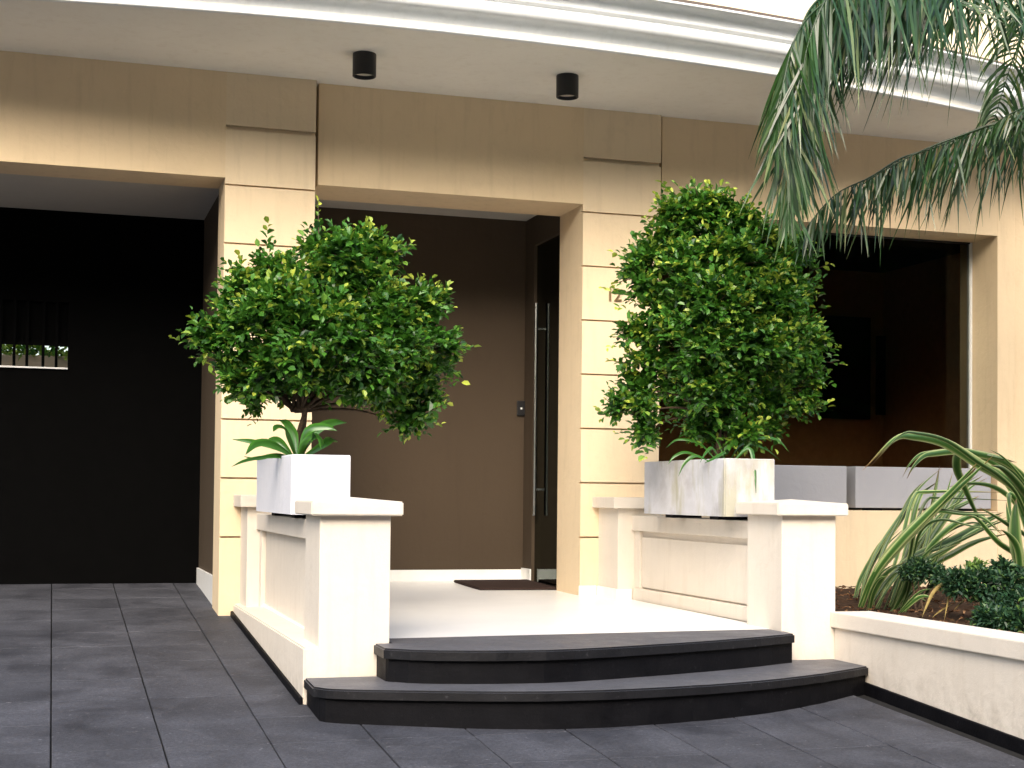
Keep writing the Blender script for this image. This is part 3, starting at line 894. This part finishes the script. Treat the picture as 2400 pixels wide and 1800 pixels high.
lobesR = [(530, 260, 120, 80, 0), (770, 280, 130, 80, 0), (700, 700, 180, 160, -.42), (640, 940, 170, 150, -.35), (980, 960, 180, 150, -.4), (700, 1160, 160, 120, -.25), (520, 880, 130, 130, -.15), (1000, 700, 160, 140, -.35), (780, 480, 170, 120, -.25),
          (620, 190, 130, 90, 0), (660, 330, 200, 120, 0), (420, 420, 130, 90, .1), (850, 390, 170, 110, .1), (1080, 470, 130, 100, .2), (350, 530, 110, 80, .1), (350, 620, 70, 50, .1),
          (600, 560, 210, 160, -.2), (900, 600, 220, 160, -.2), (1130, 620, 110, 130, .1), (450, 740, 140, 120, .1), (330, 870, 110, 50, .15), (760, 830, 220, 180, -.3), (1030, 830, 180, 170, -.2),
          (1190, 950, 120, 100, 0), (350, 1010, 110, 50, .1), (310, 1130, 120, 60, .1), (250, 1255, 110, 60, 0), (340, 1370, 70, 60, .05), (560, 1010, 160, 150, .1), (860, 1070, 210, 160, -.25),
          (1110, 1130, 150, 130, 0), (790, 1250, 110, 90, -.1), (1000, 1240, 110, 60, -.05), (470, 1210, 90, 100, .2), (830, 1390, 40, 50, -.25), (1150, 1230, 80, 50, .1), (640, 1330, 90, 80, 0), (900, 1360, 110, 70, .05), (720, 1400, 80, 50, .1)]
spR = [(290, 655, -150, -32, 1), (270, 640, -100, -10, 1), (610, 130, -20, -80, 1), (660, 130, -10, -60, 1), (720, 170, 20, -60, 1), (540, 170, -60, -60, 1), (380, 300, -40, -30, 1), (300, 430, -120, 10, 1), (260, 560, -70, 20, 1), (270, 720, -70, 0, 1),
       (270, 860, -110, 40, 1), (260, 1000, -110, 10, 1), (260, 1120, -100, 20, 1), (180, 1270, -110, 20, 1), (200, 1230, -60, -40, 1), (300, 1360, -90, 20, 1), (340, 1420, -20, 60, 1), (1200, 520, 80, -30, 1), (1220, 710, 50, 0, 1),
       (1260, 950, 80, -40, 1), (1270, 990, 80, 20, 1), (1210, 1220, 80, 20, 1), (820, 1380, 0, 70, 1), (1060, 1260, 30, 30, 1), (900, 270, 60, -60, 1)]
shrub('tall dense green shrub in the stained planter by the window', (1680, 1085), -1.60, lobesR, 0.452, (1360, 400), 4.3, spR, 23)


def blade(name, pts, w, mat, parent, cup=0.16, seg=5, taper=0.5, tilt=None, edge=1.0):
    """one long strap leaf as its own mesh: a cupped ribbon along a curve"""
    P_ = catmull(pts, seg)
    n = len(P_)
    V, F, T, A = [], [], [], []
    for i, p in enumerate(P_):
        f = i/(n-1)
        d = (P_[min(i+1, n-1)]-P_[max(i-1, 0)]).normalized()
        v = (p-CAM['C']).normalized() if tilt is None else tilt
        s = d.cross(v)
        if s.length < 0.05: s = d.cross(UPV)
        s.normalize(); nn = s.cross(d)
        ww = w*0.5*(min(1, 0.35+f*1.8) if f < taper else max(0.03, 1-((f-taper)/(1-taper))**1.7))
        for k, o_ in enumerate((-1, -0.55, 0, 0.55, 1)):
            V.append(p + s*ww*o_ + nn*(-cup*w*(1-abs(o_))))
            T.append(abs(o_)*edge+(1-edge)*0.35); A.append(f)
    for i in range(n-1):
        for k in range(4): F.append((i*5+k, i*5+k+1, (i+1)*5+k+1, (i+1)*5+k))
    me = mesh_from(name, V, F, parent.location, {'tint': ('POINT', T), 'along': ('POINT', A)})
    return put(name, me, mat, parent, True)


def px3(lst, Y0, Y1):
    n = len(lst)-1
    return [at(x, y, Y=Y0+(Y1-Y0)*i/n) for i, (x, y) in enumerate(lst)]


# strap-leaved plants under the shrubs
random.seed(5)
base = at(690, 1072, Y=-2.0)
t = thing('strap_leaf_plant', 'broad strap-leaved plant at the foot of the driveway shrub', 'plant', base)
for lst, Y0, Y1, w in (([(690, 1072), (640, 1040), (600, 1040), (575, 1066)], -1.95, -2.2, .05), ([(688, 1074), (650, 1050), (590, 1035), (545, 1030)], -1.9, -1.9, .04),
                       ([(690, 1074), (650, 1066), (600, 1075), (572, 1070)], -1.8, -2.0, .03), ([(690, 1078), (640, 1070), (580, 1078), (542, 1094)], -1.9, -2.2, .022),
                       ([(700, 1072), (740, 1010), (780, 990), (812, 991)], -1.9, -1.8, .055), ([(705, 1074), (735, 1020), (750, 1030), (752, 1052)], -1.9, -2.25, .055),
                       ([(700, 1074), (720, 1010), (760, 1000), (790, 1010)], -2.0, -2.1, .05), ([(695, 1074), (670, 1010), (650, 1000), (640, 1012)], -1.9, -2.2, .045),
                       ([(695, 1074), (690, 1020), (670, 990), (655, 985)], -1.9, -1.7, .045), ([(705, 1076), (760, 1040), (775, 1030), (790, 1036)], -1.8, -1.6, .05),
                       ([(690, 1076), (660, 1040), (640, 1030), (612, 1046)], -1.8, -1.7, .05), ([(700, 1076), (712, 1040), (735, 1015), (745, 1012)], -2.0, -2.2, .04)):
    o = blade('leaf', px3(lst, Y0, Y1), w, 'strap', t, 0.12, 4, 0.55, Vector((random.gauss(0, .3), 1, -0.7)).normalized(), 0.35)
base = at(1700, 1078, Y=-1.95)
t = thing('strap_leaf_plant', 'thin drooping strap-leaved plant at the foot of the window shrub', 'plant', base)
for lst, Y0, Y1, w in (([(1660, 1080), (1630, 1068), (1605, 1085), (1590, 1116)], -2.0, -2.0, .022), ([(1720, 1080), (1755, 1050), (1768, 1090), (1772, 1156)], -2.1, -2.22, .026),
                       ([(1680, 1080), (1640, 1040), (1590, 1030), (1560, 1050)], -1.8, -1.6, .02), ([(1700, 1080), (1680, 1030), (1650, 1010), (1620, 1015)], -1.8, -1.6, .02),
                       ([(1720, 1080), (1770, 1030), (1820, 1030), (1850, 1060)], -1.9, -1.9, .02), ([(1690, 1080), (1700, 1060), (1670, 1076), (1650, 1086)], -2.0, -2.15, .018),
                       ([(1710, 1080), (1740, 1040), (1790, 1050), (1830, 1080)], -1.7, -1.6, .018), ([(1660, 1080), (1610, 1060), (1580, 1070), (1565, 1090)], -1.7, -1.7, .02),
                       ([(1690, 1082), (1670, 1050), (1655, 1060), (1640, 1085)], -1.95, -2.05, .018)):
    blade('leaf', px3(lst, Y0, Y1), w, 'strap', t, 0.12, 4, 0.5, Vector((random.gauss(0, .3), 1, -0.5)).normalized(), 0.35)

# garden bed
def bed_z(x, y): return 0.405 + 0.02*math.sin(x*5.1)*math.sin(y*4.3)
b = bmesh.new()
nx, ny = 46, 60
g = [[b.verts.new((3.331+(7.2-3.331)*i/nx, -7.4+7.5*j/ny, 0)) for i in range(nx+1)] for j in range(ny+1)]
for r_ in g:
    for v in r_: v.co.z = bed_z(v.co.x, v.co.y)+random.uniform(-.012, .012)
for j in range(ny):
    for i in range(nx): b.faces.new((g[j][i], g[j][i+1], g[j+1][i+1], g[j+1][i]))
me = bpy.data.meshes.new('garden_soil'); b.to_mesh(me); b.free()
struct(put('garden_soil', me, 'soil'), 'reddish brown soil of the garden bed')
L = Leaves(); L2V = []
for k in range(2600):
    x, y = random.uniform(3.34, 6.4), random.uniform(-4.6, 0.05)
    L.leaf(Vector((x, y, bed_z(x, y)+.012)), Vector((random.gauss(0, 1), random.gauss(0, 1), random.gauss(0, .25))), random.uniform(.015, .05), random.uniform(.008, .02), random.random())
M['mulch'] = leafy('mulch_bits', (0.035, 0.016, 0.008), (0.13, 0.06, 0.03), (0.28, 0.17, 0.09), 0.9, 0.0, 0.1)
mul = put('mulch', mesh_from('mulch', L.V, L.F, Vector((0, 0, 0)), {'tint': ('FACE', L.T)}), 'mulch')
mul['kind'] = 'stuff'; mul['label'] = 'brown leaf litter over the garden bed soil'; mul['category'] = 'leaf litter'

Z4 = lambda lst: [(1960+x*.30137, 1000+y*.30137) for x, y in lst]
random.seed(77)
fl = thing('flax_plant', 'striped flax plant leaning right from the soil beside the pier', 'plant', at(2060, 1420, Y=-1.75))
for lst, Y0, Y1, w in (
    ([(200, 1400), (300, 1150), (480, 920), (700, 700), (930, 480), (1110, 295)], -1.9, -2.5, .085),
    ([(180, 1400), (230, 1180), (330, 960), (500, 720), (640, 540), (800, 420)], -1.5, -1.3, .05),
    ([(240, 1430), (420, 1170), (620, 1000), (900, 880), (1180, 720), (1300, 665)], -1.8, -1.8, .055),
    ([(430, 1450), (560, 1190), (650, 990), (720, 780), (770, 500), (805, 300)], -1.6, -1.4, .05),
    ([(460, 1450), (600, 1150), (700, 930), (850, 700), (1000, 480), (1140, 380)], -1.7, -1.6, .05),
    ([(480, 1450), (700, 1120), (900, 990), (1100, 890), (1340, 830)], -1.7, -1.9, .05),
    ([(400, 1450), (480, 1200), (560, 900), (640, 560), (760, 505), (1340, 512)], -1.6, -1.5, .045),
    ([(440, 1460), (620, 1130), (760, 900), (950, 740), (1120, 700), (1300, 850)], -1.7, -2.1, .045),
    ([(300, 1440), (450, 1150), (640, 900), (840, 690), (1010, 590), (1110, 540)], -1.5, -1.6, .05),
    ([(420, 1450), (560, 1050), (620, 780), (760, 660), (1000, 680), (1290, 690)], -1.75, -2.3, .04),
    ([(260, 1430), (300, 1280), (400, 1130), (540, 1050)], -2.0, -2.2, .04),
    ([(140, 1330), (180, 1200), (260, 1050), (350, 900), (520, 720)], -1.4, -1.2, .035),
    ([(430, 1460), (520, 1300), (600, 1130), (760, 1000), (980, 900)], -1.9, -2.2, .05),
    ([(350, 1450), (480, 1300), (560, 1080), (640, 860), (680, 640)], -1.5, -1.5, .05),
    ([(470, 1460), (640, 1330), (780, 1200), (830, 1060)], -2.0, -2.2, .04),
    ([(480, 1470), (560, 1390), (660, 1320), (760, 1330)], -2.2, -2.4, .03),
):
    for c_ in range(3):
        jx, jy, jb = (0, 0, 0) if c_ == 0 else (random.gauss(0, 60), random.gauss(0, 55), random.gauss(0, 45))
        l2 = [(x+jb*(1-i/(len(lst)-1))+jx*(i/(len(lst)-1))**1.5, y+jy*(i/(len(lst)-1))**1.5) for i, (x, y) in enumerate(lst)]
        dY = 0 if c_ == 0 else random.uniform(-.25, .3)
        blade('leaf', px3(Z4(l2), Y0+dY*.6, Y1+dY), w*(0.85 if c_ == 0 else random.uniform(.35, .6)), 'flax', fl, 0.22, 5, 0.5)
fr = thing('flax_plant', 'striped flax plant arching in from the right edge over the window box', 'plant', at(2440, 1420, Y=-2.3))
for lst, Y0, Y1, w in (
    ([(1620, 1400), (1580, 900), (1460, 560), (1300, 400), (1110, 290), (850, 130), (610, 78), (450, 100), (200, 345)], -2.3, -2.9, .075),
    ([(1640, 1400), (1640, 800), (1500, 440), (1300, 270), (1110, 215), (960, 190), (770, 208), (680, 230), (600, 310), (548, 408)], -2.2, -2.5, .05),
    ([(1560, 1400), (1500, 700), (1400, 440), (1250, 300), (1130, 240), (960, 190)], -2.0, -2.2, .05),
    ([(1100, 700), (1010, 500), (940, 330), (960, 210), (1110, 215), (1250, 240), (1400, 278)], -2.1, -2.4, .065),
    ([(1520, 1300), (1440, 1100), (1395, 900), (1390, 700), (1400, 560)], -2.6, -2.6, .09),
    ([(1560, 1300), (1500, 900), (1430, 640), (1330, 450), (1220, 330), (1160, 290)], -2.4, -2.2, .04),
    ([(1560, 1400), (1480, 1060), (1380, 980), (1250, 890), (1100, 720), (1020, 690)], -2.3, -2.5, .04),
    ([(1600, 1400), (1500, 900), (1360, 780), (1240, 700), (1100, 620)], -2.4, -2.6, .03),
    ([(1580, 1400), (1500, 800), (1400, 600), (1230, 470), (1040, 440), (860, 470)], -2.1, -1.9, .04),
    ([(1640, 1300), (1560, 700), (1440, 480), (1300, 330), (1200, 300)], -2.6, -2.9, .05),
    ([(1620, 1300), (1500, 860), (1440, 640), (1350, 520), (1350, 640), (1370, 800)], -2.3, -2.4, .04),
    ([(1500, 1350), (1440, 1150), (1410, 950), (1350, 850), (1280, 800)], -2.6, -2.7, .05),
):
    for c_ in range(2 if w > .045 else 1):
        jx, jy, jb = (0, 0, 0) if c_ == 0 else (random.gauss(0, 60), random.gauss(0, 55), random.gauss(0, 45))
        l2 = [(x+jb*(1-i/(len(lst)-1))+jx*(i/(len(lst)-1))**1.5, y+jy*(i/(len(lst)-1))**1.5) for i, (x, y) in enumerate(lst)]
        dY = 0 if c_ == 0 else random.uniform(-.25, .3)
        blade('leaf', px3(Z4(l2), Y0+dY*.6, Y1+dY), w*(0.85 if c_ == 0 else random.uniform(.35, .6)), 'flax', fr, 0.22, 5, 0.5)
dl = thing('dry_strap_plant', 'small plant with drooping yellow dry leaves behind the garden wall coping', 'plant', at(2250, 1450, Y=-2.5))
for lst, w in (([(1000, 1250), (860, 1215), (760, 1280), (700, 1400), (665, 1490)], .035), ([(960, 1260), (890, 1290), (860, 1400), (840, 1510)], .02), ([(1230, 1240), (1180, 1330), (1120, 1440), (1090, 1560)], .045),
               ([(1280, 1220), (1245, 1300), (1225, 1420), (1220, 1520)], .03), ([(1010, 1330), (960, 1380), (915, 1425)], .015), ([(900, 1380), (800, 1440), (740, 1490)], .016)):
    blade('leaf', px3(Z4(lst), -2.7, -2.85), w*.6, 'dry', dl, 0.3, 4, 0.4)


def low_shrub(label, blobs, mat, seed, n, leafL, Yc, tint0):
    random.seed(seed)
    ctr = Vector((0, 0, 0))
    cs = []
    for (x, y, r, dY) in blobs:
        c = at(1960+x*.30137, 1000+y*.30137, Y=Yc+dY); cs.append((c, r*.30137*0.00205))
    foot = Vector((cs[0][0].x, cs[0][0].y, 0.40))
    t = thing('low_shrub', label, 'shrub', foot, 'low shrubs in the garden bed')
    L = Leaves(); V, F = [], []
    for c, r in cs:
        tube_into(V, F, catmull([foot+Vector((random.uniform(-.05, .05), random.uniform(-.05, .05), -.02)), (foot+c)/2+Vector((0, 0, .03)), c], 3), [.008, .007, .006, .005, .004, .0035, .003], 5)
        for k in range(n):
            u = Vector((random.gauss(0, 1), random.gauss(0, 1), random.gauss(0, 1))).normalized()
            p = c + u*r*(0.45+0.55*random.random())
            for q in range(5):
                d = u*0.7+Vector((random.gauss(0, .7), random.gauss(0, .7), random.gauss(0.2, .6)))
                L.leaf(p+Vector((random.gauss(0, .012), random.gauss(0, .012), random.gauss(0, .012))), d, leafL*random.uniform(.6, 1.2), leafL*.42, min(1, max(0, random.gauss(tint0, .22))), 0.35)
    put('stem', mesh_from('stem', V, F, foot), 'bark', t)
    L.build('crown', mat, t)


low_shrub('dark green low shrub with crinkled leaves at the right edge behind the coping', [(1290, 1290, 190, 0), (1120, 1230, 130, 0), (1380, 1200, 130, .1), (1420, 1430, 180, -.1), (1240, 1450, 140, -.1), (950, 1220, 110, 0.05), (1290, 1120, 70, .1), (1330, 1560, 160, -.5), (1180, 1520, 110, -.4), (1450, 1560, 160, -.6)], 'hedge', 31, 120, .044, -2.9, 0.38)
low_shrub('small dark low shrub among the striped leaves near the pier', [(640, 1110, 110, 0), (760, 1140, 80, 0), (560, 1130, 60, 0), (820, 1190, 70, -.1)], 'hedge', 37, 120, .03, -2.2, 0.40)
low_shrub('small bright green seedling above the dark low shrub', [(1100, 1090, 50, 0), (1040, 1110, 35, 0)], 'hedge', 41, 40, .035, -2.2, 0.95)

# palm standing in the bed just outside the frame; its fronds hang into the picture
random.seed(9)
crown = at(2640, 40, Y=-2.6)
palm = thing('palm_tree', 'palm with long drooping feather fronds hanging in at the upper right', 'palm tree', (crown.x+.12, crown.y+.1, 0.38))
V, F = [], []
tb = palm.location
tr = catmull([tb+Vector((0, 0, -.1)), tb+Vector((.05, .02, 1.2)), tb+Vector((0.0, 0, 2.4)), crown+Vector((0, 0, -.05))], 8)
tube_into(V, F, tr, [0.085+0.012*((i*3) % 2)-0.0006*i for i in range(len(tr))], 12)
put('trunk', mesh_from('trunk', V, F, palm.location), 'palm_bark', palm)


def frond(path, Ys, leafL, spacing, dens=1.0, droop=1.0, w=0.017, fw=0.55, direct=None, sp=1.0, hang=None, sidew=0.5, rel0=0.0):
    P_ = [crown] + (direct or [at(x, y, Y=Y) for (x, y), Y in zip(path, Ys)])
    C_ = catmull(P_, 14)
    V, F = [], []
    tube_into(V, F, C_, [0.012*(1-0.85*i/(len(C_)-1)) for i in range(len(C_))], 6)
    rc = put('frond', mesh_from('frond', V, F, palm.location), 'strap', palm, True)
    cum = [0.0]
    for a, c in zip(C_, C_[1:]): cum.append(cum[-1]+(c-a).length)
    tot = cum[-1]
    LV, LF, T = [], [], []
    s = max(0.12, tot*rel0)
    i = 0
    while s < tot:
        while i < len(cum)-2 and cum[i+1] < s: i += 1
        f = (s-cum[i])/max(1e-6, cum[i+1]-cum[i])
        p = C_[i].lerp(C_[i+1], f)
        d = (C_[i+1]-C_[i]).normalized()
        rel = s/tot
        side = d.cross(UPV)
        if side.length < 0.25: side = d.cross(Vector((0.25, 1, 0)))
        side.normalize()
        L0 = leafL*(0.55+0.45*math.sin(math.pi*min(1, rel*0.9+0.12)))*(1.0 if rel < .85 else 1-(rel-.85)*2.2)
        for sg in (-1, 1):
            if random.random() > dens: continue
            ln = L0*random.uniform(.72, 1.12)
            if hang:
                dd = (UPV*-random.uniform(.55, 1.0) + d*random.uniform(*hang) + side*sg*random.uniform(.05, 1.1)*sidew).normalized(); dr = 0.22*droop
                ln *= random.uniform(.70, 1.12)
            else:
                dd = (side*sg*random.uniform(.5, .95)*sp + d*random.uniform(fw-.25, fw+.25) + UPV*random.uniform(-.15, .3)).normalized(); dr = droop
            q = p.copy(); bI = len(LV)
            nseg = 7
            tint = min(1, max(0, random.gauss(0.36, .17)))
            if random.random() < .05: tint = random.uniform(.75, 1)
            tw = Vector((random.gauss(0, .5), random.gauss(0, .5), random.gauss(0, .3)))
            for k in range(nseg+1):
                r = k/nseg
                sd = dd.cross(Vector((0.2, 1, 0.1))+tw*0.7)
                if sd.length < .05: sd = Vector((1, 0, 0))
                sd.normalize()
                ww = w*0.5*(0.55+0.9*r if r < .4 else max(0.04, 0.93*(1-((r-.4)/.6)**1.6)))
                LV += [q-sd*ww, q+sd*ww]
                q = q + dd*(ln/nseg)
                dd = (dd + Vector((0, 0, -0.34*dr*(0.5+r))) + Vector((random.gauss(0, .02), random.gauss(0, .02), 0))).normalized()
            for k in range(nseg):
                LF.append((bI+2*k, bI+2*k+1, bI+2*k+3, bI+2*k+2)); T.append(min(1, tint+(0.15 if k >= nseg-1 else 0)))
        s += spacing*random.uniform(.7, 1.3)
    lf = put('leaflets', mesh_from('leaflets', LV, LF, palm.location, {'tint': ('FACE', T)}), 'palm_leaf', rc)
    lf['kind'] = 'stuff'


frond([(2300, -60), (2120, -60), (1990, -40), (1900, 20), (1862, 140), (1850, 300), (1846, 440), (1850, 500)], [-2.7, -2.8, -2.85, -2.9, -2.95, -3.0, -3.0, -3.0], .80, .0165, 1.0, 1.0, .018, 0.7, None, 0.55, (0.1, 0.6), 0.55, .38)
frond([(2300, -110), (2120, -120), (2000, -70), (1935, 0), (1890, 120), (1875, 250)], [-2.9, -3.0, -3.1, -3.15, -3.15, -3.15], .95, .0220, 1.0, 1.0, .019, 0.6, None, 0.7, (0.1, 0.6), 0.6, .42)
frond([(2320, -90), (2150, -100), (2010, -60), (1930, 40), (1895, 190), (1880, 330), (1872, 450)], [-2.5, -2.5, -2.55, -2.6, -2.65, -2.7, -2.7], .85, .0210, 1.0, 1.0, .019, 0.6, None, 0.7, (0.1, 0.6), 0.6, .45)
frond([(2300, -40), (2120, -50), (1980, -20), (1880, 60), (1835, 200), (1822, 330)], [-2.9, -2.95, -3.0, -3.05, -3.1, -3.1], .80, .0210, 1.0, 1.0, .018, 0.6, None, 0.7, (0.1, 0.5), 0.45, .45)
frond([(2420, 262), (2330, 290), (2250, 322), (2180, 350), (2110, 372), (2040, 415), (1960, 455), (1900, 520), (1880, 560)], [-2.4, -2.3, -2.2, -2.15, -2.1, -2.05, -2.0, -1.95, -1.9], .62, .0190, 1.0, 0.7, .016, 0.5, None, 1.0, (-0.15, 0.6), 0.5)
frond([(2420, 250), (2300, 300), (2180, 345), (2080, 395), (2010, 440)], [-2.6, -2.5, -2.4, -2.3, -2.2], .55, .0280, 1.0, 0.7, .015, 0.5, None, 1.0, (-0.2, 0.7), 0.7)
frond([(2480, -40), (2330, -40), (2180, -20), (2060, 10), (1990, 60)], [-2.6, -2.5, -2.5, -2.5, -2.5], .80, .036, .9, 0.7, .014, 0.5, None, 1.0, (-0.9, 0.9))
frond([(2480, -70), (2330, -80), (2180, -60), (2060, -20)], [-2.9, -2.9, -2.9, -2.9], .75, .040, .9, 0.7, .016, 0.5, None, 1.0, (-0.8, 0.8))
frond([(2460, -30), (2400, -30), (2330, -30), (2260, 0), (2225, 40)], [-3.0, -3.1, -3.1, -3.1, -3.1], .62, .022, .9, 0.8, .015, 0.5, None, 1.0, (-0.7, 0.6))
frond([(2560, 180), (2470, 225), (2400, 252), (2340, 285), (2300, 330)], [-2.9, -2.9, -2.8, -2.7, -2.6], .34, .010, 1.0, 1.0, .015, 0.5, None, 1.0, (-0.5, 0.7))
for k in range(11):                                                  # the rest of the crown, outside the frame
    an = R(-70+k*26)
    d_ = Vector((math.cos(an), math.sin(an), 0)); e1 = crown+d_*0.5+Vector((0, 0, .35)); e2 = crown+d_*1.1+Vector((0, 0, .25)); e3 = crown+d_*1.55+Vector((0, 0, -.35))
    if d_.x < 0.05: continue
    frond([], [], .45, .03, 1.0, 1.0, .022, 0.55, [e1, e2, e3])

# greenery on top of the yard wall, seen through the garage opening
random.seed(13)
t = thing('yard_hedge', 'green hedge above the tan wall through the garage bars', 'hedge', (-2.0, 4.75, 2.42))
L = Leaves()
for k in range(7000):
    p = Vector((random.uniform(-5, 0.5), 4.70+random.gauss(0, .10), 2.37+random.random()**1.4*.55))
    L.leaf(p, Vector((random.gauss(0, 1), random.gauss(-.5, .7), random.gauss(.3, .6))), .07, .04, min(1, max(0, random.gauss(.68, .2))))
L.build('foliage', 'leaf', t)

# unseen trees added behind the camera to block low sky and darken window reflections
random.seed(17)
L = Leaves()
V, F = [], []
for k in range(60):
    x = -72+(k % 30)*5+random.uniform(-1.5, 1.5)+(k//30)*2.5; y = -27+random.uniform(-2, 2)-(k//30)*5; h = random.uniform(10, 12.5)
    tube_into(V, F, [Vector((x, y, -.7)), Vector((x+.2, y, h*.35)), Vector((x, y, h*.7))], [.25, .2, .1], 6)
    b = bmesh.new(); bmesh.ops.create_icosphere(b, subdivisions=3, radius=1.0)
    n1 = len(V)
    for v in b.verts: V.append(Vector((x, y, h*.55))+Vector((v.co.x*3.4, v.co.y*2.0, v.co.z*h*.5))*random.uniform(.85, 1.08))
    b.verts.index_update(); F += [tuple(v.index+n1 for v in f.verts) for f in b.faces]; b.free()
    for q in range(300):
        u = Vector((random.gauss(0, 1), random.gauss(0, 1), random.gauss(0, 1))).normalized()
        L.leaf(Vector((x, y, h*.58))+Vector((u.x*3.3, u.y*2.2, u.z*h*.5)), Vector((random.gauss(0, 1), random.gauss(0, 1), random.gauss(0, 1))), .8, .5, random.uniform(.1, .6))
n0 = len(V)
st = put('sky_block_trees', mesh_from('sky_block_trees', V+L.V, F+[tuple(i+n0 for i in f) for f in L.F], Vector((0, 0, 0)), {'tint': ('FACE', [0.0]*len(F)+L.T)}), 'leaf')
st['kind'] = 'stuff'; st['label'] = 'unseen row of trees added to block low sky'; st['category'] = 'trees'
